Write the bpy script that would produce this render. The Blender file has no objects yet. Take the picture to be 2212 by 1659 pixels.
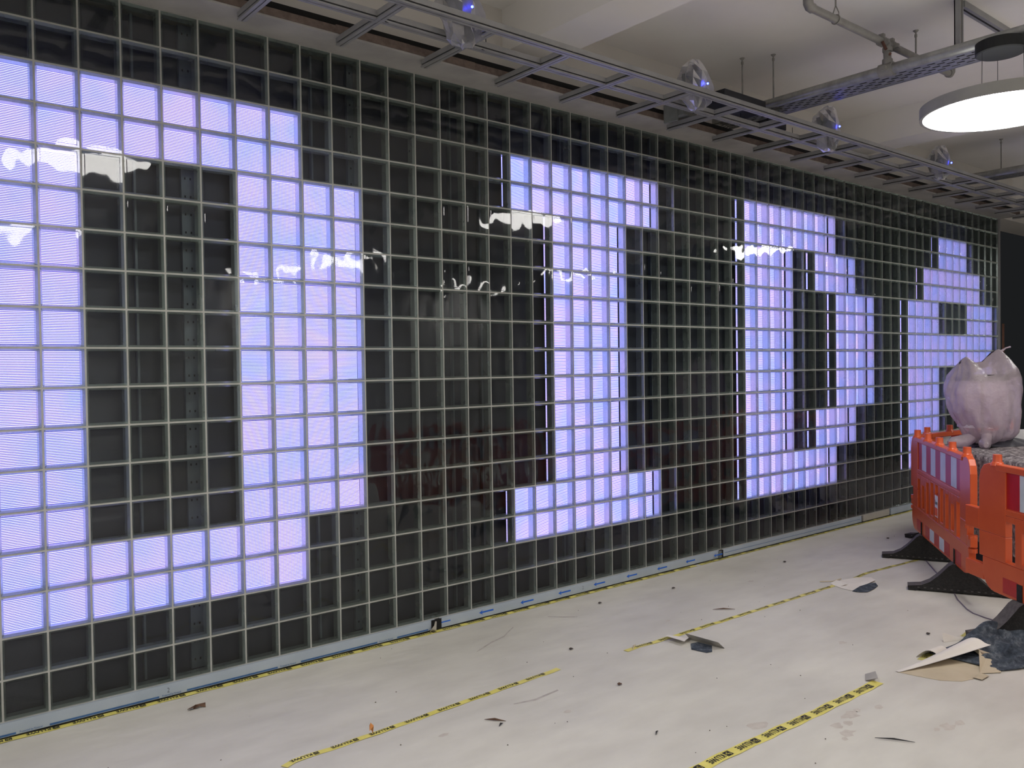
import bpy, math, random
from mathutils import Vector, Matrix
random.seed(7)
S = bpy.context.scene
COL = S.collection

# ------------------------------------------------------------------ camera
cam_d = bpy.data.cameras.new('camera'); cam = bpy.data.objects.new('camera', cam_d); COL.objects.link(cam)
cam_d.sensor_fit = 'HORIZONTAL'; cam_d.sensor_width = 36.0; cam_d.lens = 29.521
cam_d.clip_start = 0.05; cam_d.clip_end = 100
R_ = Vector((0.77253, -0.63482, -0.01409)).normalized()
F_ = Vector((0.63453, 0.77263, -0.02017)).normalized()
R_ = (R_ - F_*R_.dot(F_)).normalized(); U_ = R_.cross(F_)
cam.matrix_world = Matrix(((R_.x, U_.x, -F_.x, -0.8326), (R_.y, U_.y, -F_.y, -4.6522), (R_.z, U_.z, -F_.z, 1.7505), (0, 0, 0, 1)))
S.camera = cam

# ------------------------------------------------------------------ world, exposure
W = bpy.data.worlds.new('world'); S.world = W; W.use_nodes = True
W.node_tree.nodes['Background'].inputs[0].default_value = (0.55, 0.58, 0.62, 1)
W.node_tree.nodes['Background'].inputs[1].default_value = 0.02
S.view_settings.view_transform = 'Standard'; S.view_settings.look = 'None'
S.view_settings.gamma = 1.0; S.view_settings.use_curve_mapping = False
S.view_settings.exposure = 0.0
LAMP_POWER = 20.5
LAMP_COLOR = (1.0, 0.975, 0.935)
ADDED_UPLIGHT_POWER = 1.3  # strength of the glow added on the lamp tops
LED_POWER = 1.0

# ------------------------------------------------------------------ material helpers
def srgb(r, g, b):
    f = lambda c: (c/255/12.92 if c/255 <= 0.04045 else ((c/255+0.055)/1.055)**2.4)
    return (f(r), f(g), f(b), 1.0)

class NT:
    def __init__(self, name):
        self.m = bpy.data.materials.new(name); self.m.use_nodes = True
        self.t = self.m.node_tree; self.n = self.t.nodes; self.l = self.t.links
        self.n.clear(); self.out = self.n.new('ShaderNodeOutputMaterial')
    def add(self, typ, **kw):
        nd = self.n.new(typ)
        for k, v in kw.items():
            if k.startswith('i_'):
                nd.inputs[k[2:].replace('_', ' ')].default_value = v
            elif k.startswith('n_'):
                nd.inputs[int(k[2:])].default_value = v
            else: setattr(nd, k, v)
        return nd
    def link(self, a, b): self.l.new(a, b)
    def ramp(self, fac, stops):
        r = self.n.new('ShaderNodeValToRGB'); self.link(fac, r.inputs[0])
        e = r.color_ramp.elements
        while len(e) < len(stops): e.new(0.5)
        for el, (p, c) in zip(e, stops): el.position = p; el.color = c if len(c) == 4 else (*c, 1)
        return r.outputs[0]
    def coord(self, scale=(1, 1, 1), kind='Object', rnd=0.0):
        tc = self.n.new('ShaderNodeTexCoord'); mp = self.n.new('ShaderNodeMapping')
        self.link(tc.outputs[kind], mp.inputs[0]); mp.inputs['Scale'].default_value = scale
        if rnd:
            oi = self.n.new('ShaderNodeObjectInfo'); mu = self.add('ShaderNodeMath', operation='MULTIPLY'); mu.inputs[1].default_value = rnd
            self.link(oi.outputs['Random'], mu.inputs[0]); self.link(mu.outputs[0], mp.inputs['Location'])
        return mp.outputs[0]
    def noise(self, vec, scale, detail=4, rough=0.55):
        nz = self.n.new('ShaderNodeTexNoise'); self.link(vec, nz.inputs['Vector'])
        nz.inputs['Scale'].default_value = scale; nz.inputs['Detail'].default_value = detail; nz.inputs['Roughness'].default_value = rough
        return nz.outputs['Fac']
    def bump(self, h, strength, dist=0.01):
        b = self.n.new('ShaderNodeBump'); self.link(h, b.inputs['Height'])
        b.inputs['Strength'].default_value = strength; b.inputs['Distance'].default_value = dist
        return b.outputs[0]

def mat(name, c0, c1=None, scale=6.0, rough=0.6, metal=0.0, bump=0.0, bscale=40.0, spec=0.5, coat=0.0):
    t = NT(name); p = t.add('ShaderNodeBsdfPrincipled'); t.link(p.outputs[0], t.out.inputs[0])
    v = t.coord()
    if c1 is None: c1 = tuple(min(1, x*1.12) for x in c0[:3]) + (1,)
    f = t.noise(v, scale, 5)
    t.link(t.ramp(f, [(0.32, c0), (0.68, c1)]), p.inputs['Base Color'])
    p.inputs['Roughness'].default_value = rough; p.inputs['Metallic'].default_value = metal
    p.inputs['Specular IOR Level'].default_value = spec; p.inputs['Coat Weight'].default_value = coat
    if bump: t.link(t.bump(t.noise(v, bscale, 3), bump), p.inputs['Normal'])
    return t.m

def emit(name, col, power):
    t = NT(name); e = t.add('ShaderNodeEmission'); e.inputs[0].default_value = (*col, 1); e.inputs[1].default_value = power
    t.link(e.outputs[0], t.out.inputs[0]); return t.m

def film(name, tint, opaque, mix, rough=0.25, bump=0.4, bscale=30, ior=1.4):
    """thin plastic film: part clear, part milky, with gloss on top"""
    t = NT(name); v = t.coord()
    nrm = t.bump(t.noise(v, bscale, 4), bump, 0.02)
    tr = t.add('ShaderNodeBsdfTransparent'); tr.inputs[0].default_value = tint
    tl = t.add('ShaderNodeBsdfTranslucent'); tl.inputs[0].default_value = opaque
    df = t.add('ShaderNodeBsdfDiffuse'); df.inputs[0].default_value = opaque
    gl = t.add('ShaderNodeBsdfGlossy'); gl.inputs['Roughness'].default_value = rough
    m1 = t.add('ShaderNodeMixShader'); m1.inputs[0].default_value = 0.45; t.link(df.outputs[0], m1.inputs[1]); t.link(tl.outputs[0], m1.inputs[2])
    m2 = t.add('ShaderNodeMixShader'); t.link(t.ramp(t.noise(v, 5, 4), [(0.3, (mix-.1,)*3), (0.7, (mix+.08,)*3)]), m2.inputs[0])
    t.link(tr.outputs[0], m2.inputs[1]); t.link(m1.outputs[0], m2.inputs[2])
    fr = t.add('ShaderNodeFresnel'); fr.inputs[0].default_value = ior
    m3 = t.add('ShaderNodeMixShader'); t.link(fr.outputs[0], m3.inputs[0]); t.link(m2.outputs[0], m3.inputs[1]); t.link(gl.outputs[0], m3.inputs[2])
    for s in (df, tl, gl): t.link(nrm, s.inputs['Normal'])
    t.link(m3.outputs[0], t.out.inputs[0]); return t.m

# glass of the blocks: clear pane with wavy Fresnel reflection
def pane(name, tint, ior, wav, rib):
    t = NT(name)
    v = t.coord((1, 1, 0.55), rnd=40.0)
    h = t.noise(v, 8, 1, 0.3)
    if rib:
        tc = t.coord(); sp = t.add('ShaderNodeSeparateXYZ'); t.link(tc, sp.inputs[0])
        mu = t.add('ShaderNodeMath', operation='MULTIPLY'); mu.inputs[1].default_value = 2*math.pi/0.0083; t.link(sp.outputs['Z'], mu.inputs[0])
        sn = t.add('ShaderNodeMath', operation='SINE'); t.link(mu.outputs[0], sn.inputs[0])
        nrm = t.bump(sn.outputs[0], 0.5, 0.002)
    else:
        nrm = t.bump(h, wav, 0.02)
    tr = t.add('ShaderNodeBsdfTransparent'); tr.inputs[0].default_value = tint
    gl = t.add('ShaderNodeBsdfGlossy'); gl.inputs['Roughness'].default_value = 0.2 if rib else 0.03
    fr = t.add('ShaderNodeFresnel'); fr.inputs[0].default_value = ior
    if rib: t.link(nrm, fr.inputs['Normal'])
    t.link(nrm, gl.inputs['Normal'])
    mx = t.add('ShaderNodeMixShader'); t.link(fr.outputs[0], mx.inputs[0]); t.link(tr.outputs[0], mx.inputs[1]); t.link(gl.outputs[0], mx.inputs[2])
    t.link(mx.outputs[0], t.out.inputs[0]); return t.m

def led_mat():
    t = NT('led_light'); tc = t.coord(); sp = t.add('ShaderNodeSeparateXYZ'); t.link(tc, sp.inputs[0])
    mu = t.add('ShaderNodeMath', operation='MULTIPLY'); mu.inputs[1].default_value = 2*math.pi/(0.2/24); t.link(sp.outputs['Z'], mu.inputs[0])
    sn = t.add('ShaderNodeMath', operation='SINE'); t.link(mu.outputs[0], sn.inputs[0])
    ma = t.add('ShaderNodeMath', operation='MULTIPLY_ADD'); ma.inputs[1].default_value = 0.5; ma.inputs[2].default_value = 0.5; t.link(sn.outputs[0], ma.inputs[0])
    lo = t.ramp(t.noise(t.coord((1.2, 1, 1.2)), 2.2, 2), [(0.35, (0.09, 0.105, 0.68)), (0.65, (0.16, 0.10, 0.60))])
    hi = t.ramp(t.noise(t.coord((1.2, 1, 1.2)), 3.1, 2), [(0.35, (1.35, 1.45, 3.7)), (0.65, (2.2, 1.6, 3.5))])
    mr = t.ramp(ma.outputs[0], [(0.38, (0, 0, 0)), (0.82, (1, 1, 1))])
    mix = t.add('ShaderNodeMix', data_type='RGBA'); t.link(mr, mix.inputs[0]); t.link(lo, mix.inputs[6]); t.link(hi, mix.inputs[7])
    e = t.add('ShaderNodeEmission'); t.link(mix.outputs[2], e.inputs[0]); e.inputs[1].default_value = LED_POWER
    bk = t.add('ShaderNodeBsdfDiffuse'); bk.inputs[0].default_value = (0.01, 0.01, 0.012, 1)
    ge = t.add('ShaderNodeNewGeometry'); mx = t.add('ShaderNodeMixShader')
    t.link(ge.outputs['Backfacing'], mx.inputs[0]); t.link(e.outputs[0], mx.inputs[1]); t.link(bk.outputs[0], mx.inputs[2])
    t.link(mx.outputs[0], t.out.inputs[0]); return t.m

def floor_mat():
    t = NT('floor_fleece'); p = t.add('ShaderNodeBsdfPrincipled'); t.link(p.outputs[0], t.out.inputs[0])
    v = t.coord()
    n1 = t.noise(t.coord((1, 1.6, 1)), 0.9, 6, 0.6)
    base = t.ramp(n1, [(0.3, srgb(195, 192, 185)), (0.5, srgb(205, 202, 194)), (0.72, srgb(214, 211, 201))])
    n2 = t.noise(v, 7, 8, 0.7)
    st = t.ramp(n2, [(0.66, (1, 1, 1)), (0.74, (0.82, 0.79, 0.77))])
    m = t.add('ShaderNodeMix', data_type='RGBA', blend_type='MULTIPLY'); m.inputs[0].default_value = 1.0
    t.link(base, m.inputs[6]); t.link(st, m.inputs[7])
    n3 = t.noise(t.coord((1, 3.0, 1)), 2.6, 3, 0.5)
    s2 = t.ramp(n3, [(0.3, (0.93, 0.925, 0.92)), (0.6, (1, 1, 1))])
    m2 = t.add('ShaderNodeMix', data_type='RGBA', blend_type='MULTIPLY'); m2.inputs[0].default_value = 1.0
    t.link(m.outputs[2], m2.inputs[6]); t.link(s2, m2.inputs[7])
    t.link(m2.outputs[2], p.inputs['Base Color'])
    p.inputs['Roughness'].default_value = 0.55; p.inputs['Specular IOR Level'].default_value = 0.3
    t.link(t.bump(n3, 0.35, 0.02), p.inputs['Normal'])
    return t.m

def felt_mat(name, cols, scale=60):
    t = NT(name); p = t.add('ShaderNodeBsdfPrincipled'); t.link(p.outputs[0], t.out.inputs[0]); v = t.coord()
    f = t.noise(v, scale, 6, 0.75)
    t.link(t.ramp(f, cols), p.inputs['Base Color']); p.inputs['Roughness'].default_value = 0.95; p.inputs['Specular IOR Level'].default_value = 0.1
    t.link(t.bump(f, 0.5, 0.01), p.inputs['Normal']); return t.m

M = {}
M['floor'] = floor_mat()
M['ceil'] = mat('ceiling_paint', srgb(238, 235, 231), srgb(245, 242, 238), 1.5, 0.85)
M['upper'] = mat('upper_wall_paint', srgb(205, 200, 192), srgb(214, 209, 202), 1.2, 0.85)
M['roomwall'] = mat('room_wall', srgb(204, 204, 202), srgb(212, 212, 210), 1.0, 0.8)
M['darkwall'] = mat('dark_green_wall', srgb(46, 58, 55), srgb(52, 65, 62), 1.0, 0.6)
M['darkband'] = mat('black_band', srgb(12, 14, 16), srgb(17, 20, 22), 2.0, 0.6)
M['mortar'] = mat('pale_mortar', srgb(172, 172, 166), srgb(188, 188, 182), 8, 0.9)
def shell_mat():
    t = NT('block_side_glass'); df = t.add('ShaderNodeBsdfDiffuse'); gl = t.add('ShaderNodeBsdfGlossy'); mx = t.add('ShaderNodeMixShader')
    t.link(t.ramp(t.noise(t.coord(rnd=20.0), 4, 3), [(0.3, (.31, .35, .32)), (0.7, (.38, .42, .39))]), df.inputs[0])
    gl.inputs[0].default_value = (.90, .95, .94, 1); gl.inputs['Roughness'].default_value = .24; mx.inputs[0].default_value = .54
    t.link(df.outputs[0], mx.inputs[1]); t.link(gl.outputs[0], mx.inputs[2]); t.link(mx.outputs[0], t.out.inputs[0]); return t.m
M['shell'] = shell_mat()
M['front'] = pane('block_front_glass', (0.93, 0.965, 0.95, 1), 1.48, 0.22, False)
M['rear'] = pane('block_rear_ribbed_glass', (0.92, 0.94, 0.94, 1), 1.35, 0.3, True)
M['led'] = led_mat()
M['ledback'] = mat('led_back_panel', srgb(44, 45, 58), srgb(52, 53, 66), 3, 0.7)
M['ledrail'] = mat('led_mounting_rail', srgb(92, 100, 106), srgb(106, 114, 120), 10, 0.6)
M['hole'] = mat('dark_hole', srgb(10, 10, 11), srgb(14, 14, 15), 10, 0.9)
M['soffit'] = mat('soffit_board', srgb(150, 148, 146), srgb(172, 170, 167), 3, 0.85)
M['edge'] = mat('brown_board_edge', srgb(88, 76, 70), srgb(112, 98, 90), 25, 0.9)
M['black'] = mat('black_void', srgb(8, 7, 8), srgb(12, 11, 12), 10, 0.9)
M['alu'] = mat('grey_aluminium', srgb(150, 150, 150), srgb(166, 166, 166), 6, 0.45, 0.35)
M['groove'] = mat('dark_groove', srgb(20, 20, 24), srgb(28, 28, 32), 10, 0.7)
M['steel'] = mat('galvanised_steel', srgb(150, 151, 148), srgb(178, 179, 176), 14, 0.38, 0.75)
M['gsteel'] = mat('painted_pipe_grey', srgb(138, 136, 132), srgb(156, 154, 149), 12, 0.5, 0.3)
M['brass'] = mat('copper_fitting', srgb(92, 62, 52), srgb(112, 76, 62), 12, 0.5, 0.3)
M['blackmetal'] = mat('black_metal', srgb(24, 26, 32), srgb(32, 34, 42), 8, 0.5)
M['wire'] = mat('thin_wire', srgb(60, 60, 62), srgb(75, 75, 78), 8, 0.5)
M['rim'] = mat('lamp_rim_grey', srgb(160, 160, 155), srgb(170, 170, 165), 6, 0.5)
M['lamp'] = emit('lamp_diffuser', LAMP_COLOR, LAMP_POWER)
M['uplight'] = emit('added_uplight_glow', LAMP_COLOR, ADDED_UPLIGHT_POWER)
M['bluelight'] = emit('blue_led', (0.02, 0.03, 1.0), 40)
M['film'] = film('clear_dust_film', (0.95, 0.95, 0.96, 1), (0.66, 0.66, 0.70, 1), 0.36, 0.4, 0.5, 22, 1.25)
M['bag'] = film('pinkish_plastic_bag', (0.95, 0.88, 0.92, 1), (0.90, 0.77, 0.82, 1), 0.56, 0.25, 0.6, 22)
M['shadefilm'] = film('frosted_lamp_shade', (0.97, 0.95, 0.98, 1), (0.95, 0.92, 0.96, 1), 0.62, 0.5, 0.1, 10, 1.05)
M['orange'] = mat('orange_plastic', srgb(202, 82, 38), srgb(210, 90, 44), 5, 0.30, spec=0.5)
M['red'] = mat('red_reflective', srgb(168, 14, 22), srgb(186, 20, 28), 8, 0.35)
M['white'] = mat('white_reflective', srgb(196, 204, 208), srgb(212, 218, 222), 8, 0.35)
M['rubber'] = mat('black_rubber', srgb(20, 19, 19), srgb(38, 36, 35), 60, 0.8, bump=0.6, bscale=80)
M['rubberlt'] = mat('grey_rubber', srgb(70, 66, 66), srgb(92, 88, 87), 40, 0.85)
M['sticker'] = mat('white_sticker', srgb(226, 226, 228), srgb(236, 236, 238), 8, 0.4)
M['stickero'] = mat('orange_sticker', srgb(232, 92, 40), srgb(238, 100, 48), 8, 0.4)
M['ink'] = mat('black_ink', srgb(20, 20, 24), srgb(28, 28, 32), 20, 0.6)
M['inkb'] = mat('blue_ink', srgb(18, 88, 190), srgb(24, 98, 200), 20, 0.5)
M['inkd'] = mat('deep_blue_stripe', srgb(50, 88, 140), srgb(62, 100, 152), 20, 0.5)
M['inkt'] = mat('tape_ink', srgb(52, 52, 30), srgb(84, 82, 52), 45, 0.7)
M['tape'] = mat('yellow_tape', srgb(214, 203, 100), srgb(228, 217, 122), 12, 0.45)
M['tapeold'] = mat('dirty_yellow_tape', srgb(176, 170, 110), srgb(216, 204, 96), 9, 0.55)
M['board'] = mat('bluish_grey_board', srgb(156, 167, 180), srgb(166, 176, 188), 5, 0.4)
M['boardbare'] = mat('bare_grey_board', srgb(160, 156, 148), srgb(174, 170, 162), 8, 0.6)
M['paper'] = mat('white_fleece_paper', srgb(216, 210, 202), srgb(228, 223, 215), 5, 0.7)
M['kraft'] = mat('shaded_kraft_paper', srgb(186, 172, 146), srgb(200, 187, 162), 5, 0.8)
M['feltgrey'] = felt_mat('grey_recycled_felt', [(0.30, srgb(40, 35, 39)), (0.44, srgb(104, 96, 98)), (0.56, srgb(150, 142, 142)), (0.70, srgb(212, 204, 202))], 26)
M['feltblue'] = felt_mat('blue_grey_felt', [(0.3, srgb(42, 47, 55)), (0.52, srgb(74, 81, 91)), (0.75, srgb(130, 136, 144))], 16)
M['slate'] = mat('dark_slate', srgb(44, 42, 50), srgb(58, 56, 64), 4, 0.6)
M['leaf'] = mat('brown_scrap', srgb(70, 48, 36), srgb(104, 78, 58), 60, 0.8)
M['rust'] = mat('orange_scrap', srgb(190, 120, 60), srgb(206, 140, 80), 60, 0.7)
M['wood'] = mat('orange_wood', srgb(92, 60, 46), srgb(108, 74, 58), 20, 0.7)
M['greybox'] = mat('grey_galvanised_box', srgb(96, 100, 100), srgb(120, 124, 122), 9, 0.5)
M['scuff'] = mat('grey_scuff', srgb(168, 161, 156), srgb(190, 184, 179), 30, 0.7)
M['creaseshade'] = mat('grey_violet_crease_shade', srgb(108, 100, 112), srgb(122, 114, 126), 20, 0.6)  # shade tone of the floor crease line
M['stain'] = mat('pale_brown_stain', srgb(184, 176, 167), srgb(198, 191, 183), 30, 0.7)
M['dust'] = mat('dark_grit', srgb(46, 42, 40), srgb(92, 80, 72), 60, 0.9)

# ------------------------------------------------------------------ mesh helpers
class MB:
    def __init__(s): s.v = []; s.f = []; s.m = []; s.sm = []
    def add(s, vs, fs, mi=0, smooth=False):
        b = len(s.v); s.v += [tuple(x) for x in vs]
        for f in fs: s.f.append(tuple(b+i for i in f)); s.m.append(mi); s.sm.append(smooth)
        return s
    def box(s, a, b, mi=0):
        x0, y0, z0 = a; x1, y1, z1 = b
        return s.add([(x0,y0,z0),(x1,y0,z0),(x1,y1,z0),(x0,y1,z0),(x0,y0,z1),(x1,y0,z1),(x1,y1,z1),(x0,y1,z1)],
              [(0,3,2,1),(4,5,6,7),(0,1,5,4),(1,2,6,5),(2,3,7,6),(3,0,4,7)], mi)
    def obox(s, c, ax, ay, az, mi=0):
        c = Vector(c); ax, ay, az = Vector(ax), Vector(ay), Vector(az)
        p = [c+i*ax+j*ay+k*az for k in (-1,1) for j, i in ((-1,-1),(-1,1),(1,1),(1,-1))]
        return s.add(p, [(0,3,2,1),(4,5,6,7),(0,1,5,4),(1,2,6,5),(2,3,7,6),(3,0,4,7)], mi)
    def prism(s, poly, fn, mi=0):
        """poly: 2-D outline (ccw); fn(p, side) -> 3-D point, side 0/1"""
        n = len(poly); vs = [fn(p, 0) for p in poly] + [fn(p, 1) for p in poly]
        return s.add(vs, [tuple(range(n-1, -1, -1)), tuple(range(n, 2*n))] + [(i, (i+1) % n, n+(i+1) % n, n+i) for i in range(n)], mi)
    def tube(s, pts, r, seg=10, mi=0, caps=True):
        pts = [Vector(p) for p in pts]; rs = r if isinstance(r, (list, tuple)) else [r]*len(pts)
        t0 = (pts[1]-pts[0]).normalized(); up = Vector((0,0,1)) if abs(t0.z) < 0.9 else Vector((1,0,0))
        n = t0.cross(up).normalized(); vs = []
        for i, p in enumerate(pts):
            a = pts[max(i-1,0)]; b = pts[min(i+1,len(pts)-1)]; t = (b-a).normalized()
            n = (n - t*n.dot(t)).normalized(); q = t.cross(n)
            vs += [p + rs[i]*(math.cos(2*math.pi*k/seg)*n + math.sin(2*math.pi*k/seg)*q) for k in range(seg)]
        fs = [(i*seg+k, i*seg+(k+1) % seg, (i+1)*seg+(k+1) % seg, (i+1)*seg+k) for i in range(len(pts)-1) for k in range(seg)]
        s.add(vs, fs, mi, True)
        if caps:
            s.add(vs[:seg], [tuple(range(seg-1,-1,-1))], mi); s.add(vs[-seg:], [tuple(range(seg))], mi)
        return s
    def lathe(s, prof, c, seg=32, mi=0, smooth=False):
        vs = [(c[0]+r*math.cos(2*math.pi*k/seg), c[1]+r*math.sin(2*math.pi*k/seg), c[2]+z) for r, z in prof for k in range(seg)]
        fs = [(i*seg+k, i*seg+(k+1) % seg, (i+1)*seg+(k+1) % seg, (i+1)*seg+k) for i in range(len(prof)-1) for k in range(seg)]
        return s.add(vs, fs, mi, smooth)
    def grid(s, fn, nu, nv, mi=0, close=False, smooth=True):
        vs = [fn(i/(nu if close else nu), j/nv) for j in range(nv+1) for i in range(nu if close else nu+1)]
        w = nu if close else nu+1
        fs = [(j*w+i, j*w+(i+1) % w, (j+1)*w+(i+1) % w, (j+1)*w+i) for j in range(nv) for i in range(nu)]
        return s.add(vs, fs, mi, smooth)
    def mesh(s, name, mats):
        me = bpy.data.meshes.new(name); me.from_pydata(s.v, [], s.f)
        for m in (mats if isinstance(mats, (list, tuple)) else [mats]): me.materials.append(M[m] if isinstance(m, str) else m)
        me.polygons.foreach_set('material_index', s.m); me.polygons.foreach_set('use_smooth', s.sm)
        me.update(); return me
    def build(s, name, mats, parent=None, loc=None, bevel=0.0):
        o = bpy.data.objects.new(name, s.mesh(name, mats)); COL.objects.link(o)
        if parent is not None: o.parent = parent
        if loc is not None: o.location = loc
        if bevel:
            b = o.modifiers.new('bevel', 'BEVEL'); b.width = bevel; b.segments = 2; b.limit_method = 'ANGLE'; b.angle_limit = 0.6
        return o

def tag(o, label=None, cat=None, group=None, kind=None):
    if label: o['label'] = label
    if cat: o['category'] = cat
    if group: o['group'] = group
    if kind: o['kind'] = kind
    return o
def empty(name, loc=(0,0,0), rz=0.0):
    o = bpy.data.objects.new(name, None); COL.objects.link(o); o.location = loc; o.rotation_euler = (0,0,rz)
    o.empty_display_size = 0.1; return o
def copy_tree(o, parent=None):
    c = o.copy(); COL.objects.link(c)
    if parent is not None: c.parent = parent
    for ch in list(o.children): copy_tree(ch, c)
    return c
_txt = {}
def text_geo(s, size, bold=0.0, cx=1.0):
    """triangles of a word from the built-in font, origin at its left baseline"""
    key = (s, bold)
    if key not in _txt:
        cu = bpy.data.curves.new('letters', 'FONT'); cu.body = s; cu.size = 1.0; cu.offset = bold; cu.resolution_u = 2
        ob = bpy.data.objects.new('letters', cu); COL.objects.link(ob)
        dg = bpy.context.evaluated_depsgraph_get(); me = ob.evaluated_get(dg).to_mesh()
        _txt[key] = ([(v.co.x, v.co.y) for v in me.vertices], [tuple(p.vertices) for p in me.polygons])
        ob.evaluated_get(dg).to_mesh_clear(); bpy.data.objects.remove(ob); bpy.data.curves.remove(cu)
    vs, fs = _txt[key]
    return [(x*size*cx, y*size) for x, y in vs], fs
def wob(x, y, z=0.0, k=1.0):
    return (math.sin(x*7.1*k+y*3.3*k+1.3)+math.sin(y*9.7*k-x*4.1*k+z*5.0*k+0.4)+math.sin(x*15.3*k+z*8.9*k+2.2)*.5+math.sin(y*21.0*k+x*11.0*k)*.35)/2.85

# ================================================================== SETTING
CEIL = 4.29; WB = 0.078; WT = WB+18*0.2; XE = 11.6
fl = MB().box((-5, -10, -0.12), (14.0, 0.4, 0)).build('floor', 'floor'); tag(fl, 'floor covered with pale grey protective fleece sheets', 'floor', kind='structure')
ce = MB().box((-5, -10, CEIL), (14.0, 0.5, CEIL+0.15)).build('ceiling', 'ceil'); tag(ce, 'white painted concrete ceiling with deep beams', 'ceiling', kind='structure')
for x0, x1 in ((-1.63, -1.24), (2.96, 3.35), (7.55, 7.93), (12.14, 12.52)):
    MB().box((x0, -10, 3.985), (x1, 0.02, CEIL)).build('ceiling_beam', 'ceil', ce)
wf = MB().box((14.0, -10, 0), (14.15, 0.5, CEIL)).build('wall_far', 'darkwall'); tag(wf, 'dark green wall beyond the end of the glass wall', 'wall', kind='structure')
MB().box((13.94, -10, 3.36), (14.0, 0.4, 3.72)).build('band', 'darkband', wf)
MB().box((13.92, -10, 3.95), (14.0, 0.4, CEIL)).build('band', 'darkband', wf)
wr = MB().box((-5, -10.15, 0), (14.0, -10, CEIL)).build('wall_right', 'roomwall'); tag(wr, 'grey wall along the side opposite the glass wall', 'wall', kind='structure')
wn = MB().box((-5.15, -10, 0), (-5, 0.5, CEIL)).build('wall_near', 'roomwall'); tag(wn, 'grey wall closing the near end of the room', 'wall', kind='structure')

for P_ in ([(2.24, -.53), (2.42, -.45), (2.55, -.41), (2.63, -.36), (2.72, -.30)], [(1.9, -1.30), (2.02, -1.33), (2.2, -1.31)], [(3.05, -.28), (3.12, -.36), (3.2, -.42)]):
    m = MB(); vs = []
    for i, (x, y) in enumerate(P_): vs += [(x, y-.004-.003*(i % 3), .0006), (x+.006, y+.006+.005*(i % 2), .0006)]
    m.add(vs, [(2*i, 2*i+2, 2*i+3, 2*i+1) for i in range(len(P_)-1)]); m.build('scuff_mark', 'scuff', fl)
rs = random.Random(11)
for x, y, r in ((2.905, -2.53, .035), (2.98, -2.55, .03), (3.07, -2.51, .05), (3.15, -2.50, .022), (2.87, -2.60, .045), (2.80, -2.63, .02), (3.27, -2.55, .03), (3.29, -2.88, .04), (3.38, -2.90, .028), (3.22, -2.86, .02), (2.62, -2.28, .05), (4.05, -1.92, .03), (1.42, -1.36, .025), (2.05, -1.55, .02), (4.9, -.66, .025), (3.6, -.9, .02)):
    n = 11; vs = [(x+r*(.5+.7*rs.random())*math.cos(2*math.pi*i/n)*1.3, y+r*(.5+.7*rs.random())*math.sin(2*math.pi*i/n)*.8, .0005) for i in range(n)]
    MB().add(vs+[(x, y, .0005)], [(i, (i+1) % n, n) for i in range(n)]).build('stain', 'stain', fl)
# glass block wall -------------------------------------------------
C0, C1 = -4, 58
mo = MB()
for j in range(19):
    z = WB+j*0.2; mo.box((C0*0.2, 0.004, z-0.005), (XE+0.005, 0.082, z+0.005))
for i in range(C0, C1+1):
    x = i*0.2
    for j in range(18):
        mo.box((x-0.005, 0.004, WB+j*0.2+0.005), (x+0.005, 0.082, WB+j*0.2+0.195))
wl = mo.build('wall_left', 'mortar'); tag(wl, 'long wall of square glass blocks set in thin pale joints', 'wall', kind='structure')
MB().box((-5, 0.02, WT+0.03), (14.0, 0.5, CEIL)).build('upper_band', 'upper', wl)
MB().box((-5, 0.30, 0), (XE+0.1, 0.4, WT+0.03)).build('back_wall', 'ledback', wl)
MB().box((-5, 0.0, 0), (C0*0.2-0.005, 0.3, WT+0.03)).build('side_panel', 'roomwall', wl)

def block_mb(ox=0.0, oz=0.0, mb=None):
    mb = mb or MB()
    def ring(a, y): return [(ox-a, y, oz-a), (ox+a, y, oz-a), (ox+a, y, oz+a), (ox-a, y, oz+a)]
    def band(a0, y0, a1, y1, mi):
        v = ring(a0, y0)+ring(a1, y1)
        mb.add(v, [(i, (i+1) % 4, 4+(i+1) % 4, 4+i) for i in range(4)], mi)
    band(.095, .0015, .0845, .018, 0); band(.0845, .018, .0855, .072, 0)
    band(.095, 0, .0845, 0, 1); band(.0845, 0, .0815, -.0025, 1)
    mb.add(ring(.0815, -.0025), [(0, 1, 2, 3)], 1)
    mb.add(ring(.0857, .070), [(0, 1, 2, 3)], 2)
    return mb
LIT = set()
def lit(k0, k1, b0, b1):
    """columns k0..k1-1, big pixel rows b0..b1 counted from the top"""
    for k in range(k0, k1):
        for b in range(b0, b1+1):
            for q in (0, 1): LIT.add((k, 15-2*b-q))
lit(C0+1, 1, 0, 6); lit(1, 7, 0, 0); lit(5, 9, 1, 5); lit(1, 7, 6, 6)
lit(15, 23, 0, 0); lit(17, 21, 1, 5); lit(15, 23, 6, 6)
lit(29, 33, 0, 6); lit(33, 37, 0, 0); lit(35, 39, 1, 1); lit(37, 41, 2, 4); lit(35, 39, 5, 5); lit(33, 37, 6, 6)
lit(49, 53, 0, 0); lit(47, 55, 1, 1); lit(45, 49, 2, 6); lit(53, 57, 2, 6); lit(49, 53, 3, 3)
gm = block_mb().mesh('glass_block', ['shell', 'front', 'rear'])
cells = sorted(((k, r) for k in range(C0, C1) for r in range(18)), key=lambda c: ((c[0]+4.5)**2*.04+21.6+(c[1]-8.5)**2*.04, c))
cnt = {True: 0, False: 0}; rest = {True: MB(), False: MB()}
for k, r in cells:
    on = (k, r) in LIT; x = k*.2+.1; z = WB+r*.2+.1
    if k >= -1 and cnt[on] < 300:
        cnt[on] += 1
        o = bpy.data.objects.new('lit_glass_block' if on else 'dark_glass_block', gm); COL.objects.link(o)
        o.location = (x, 0, z); o.parent = wl
    else: block_mb(x, z, rest[on])
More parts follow.
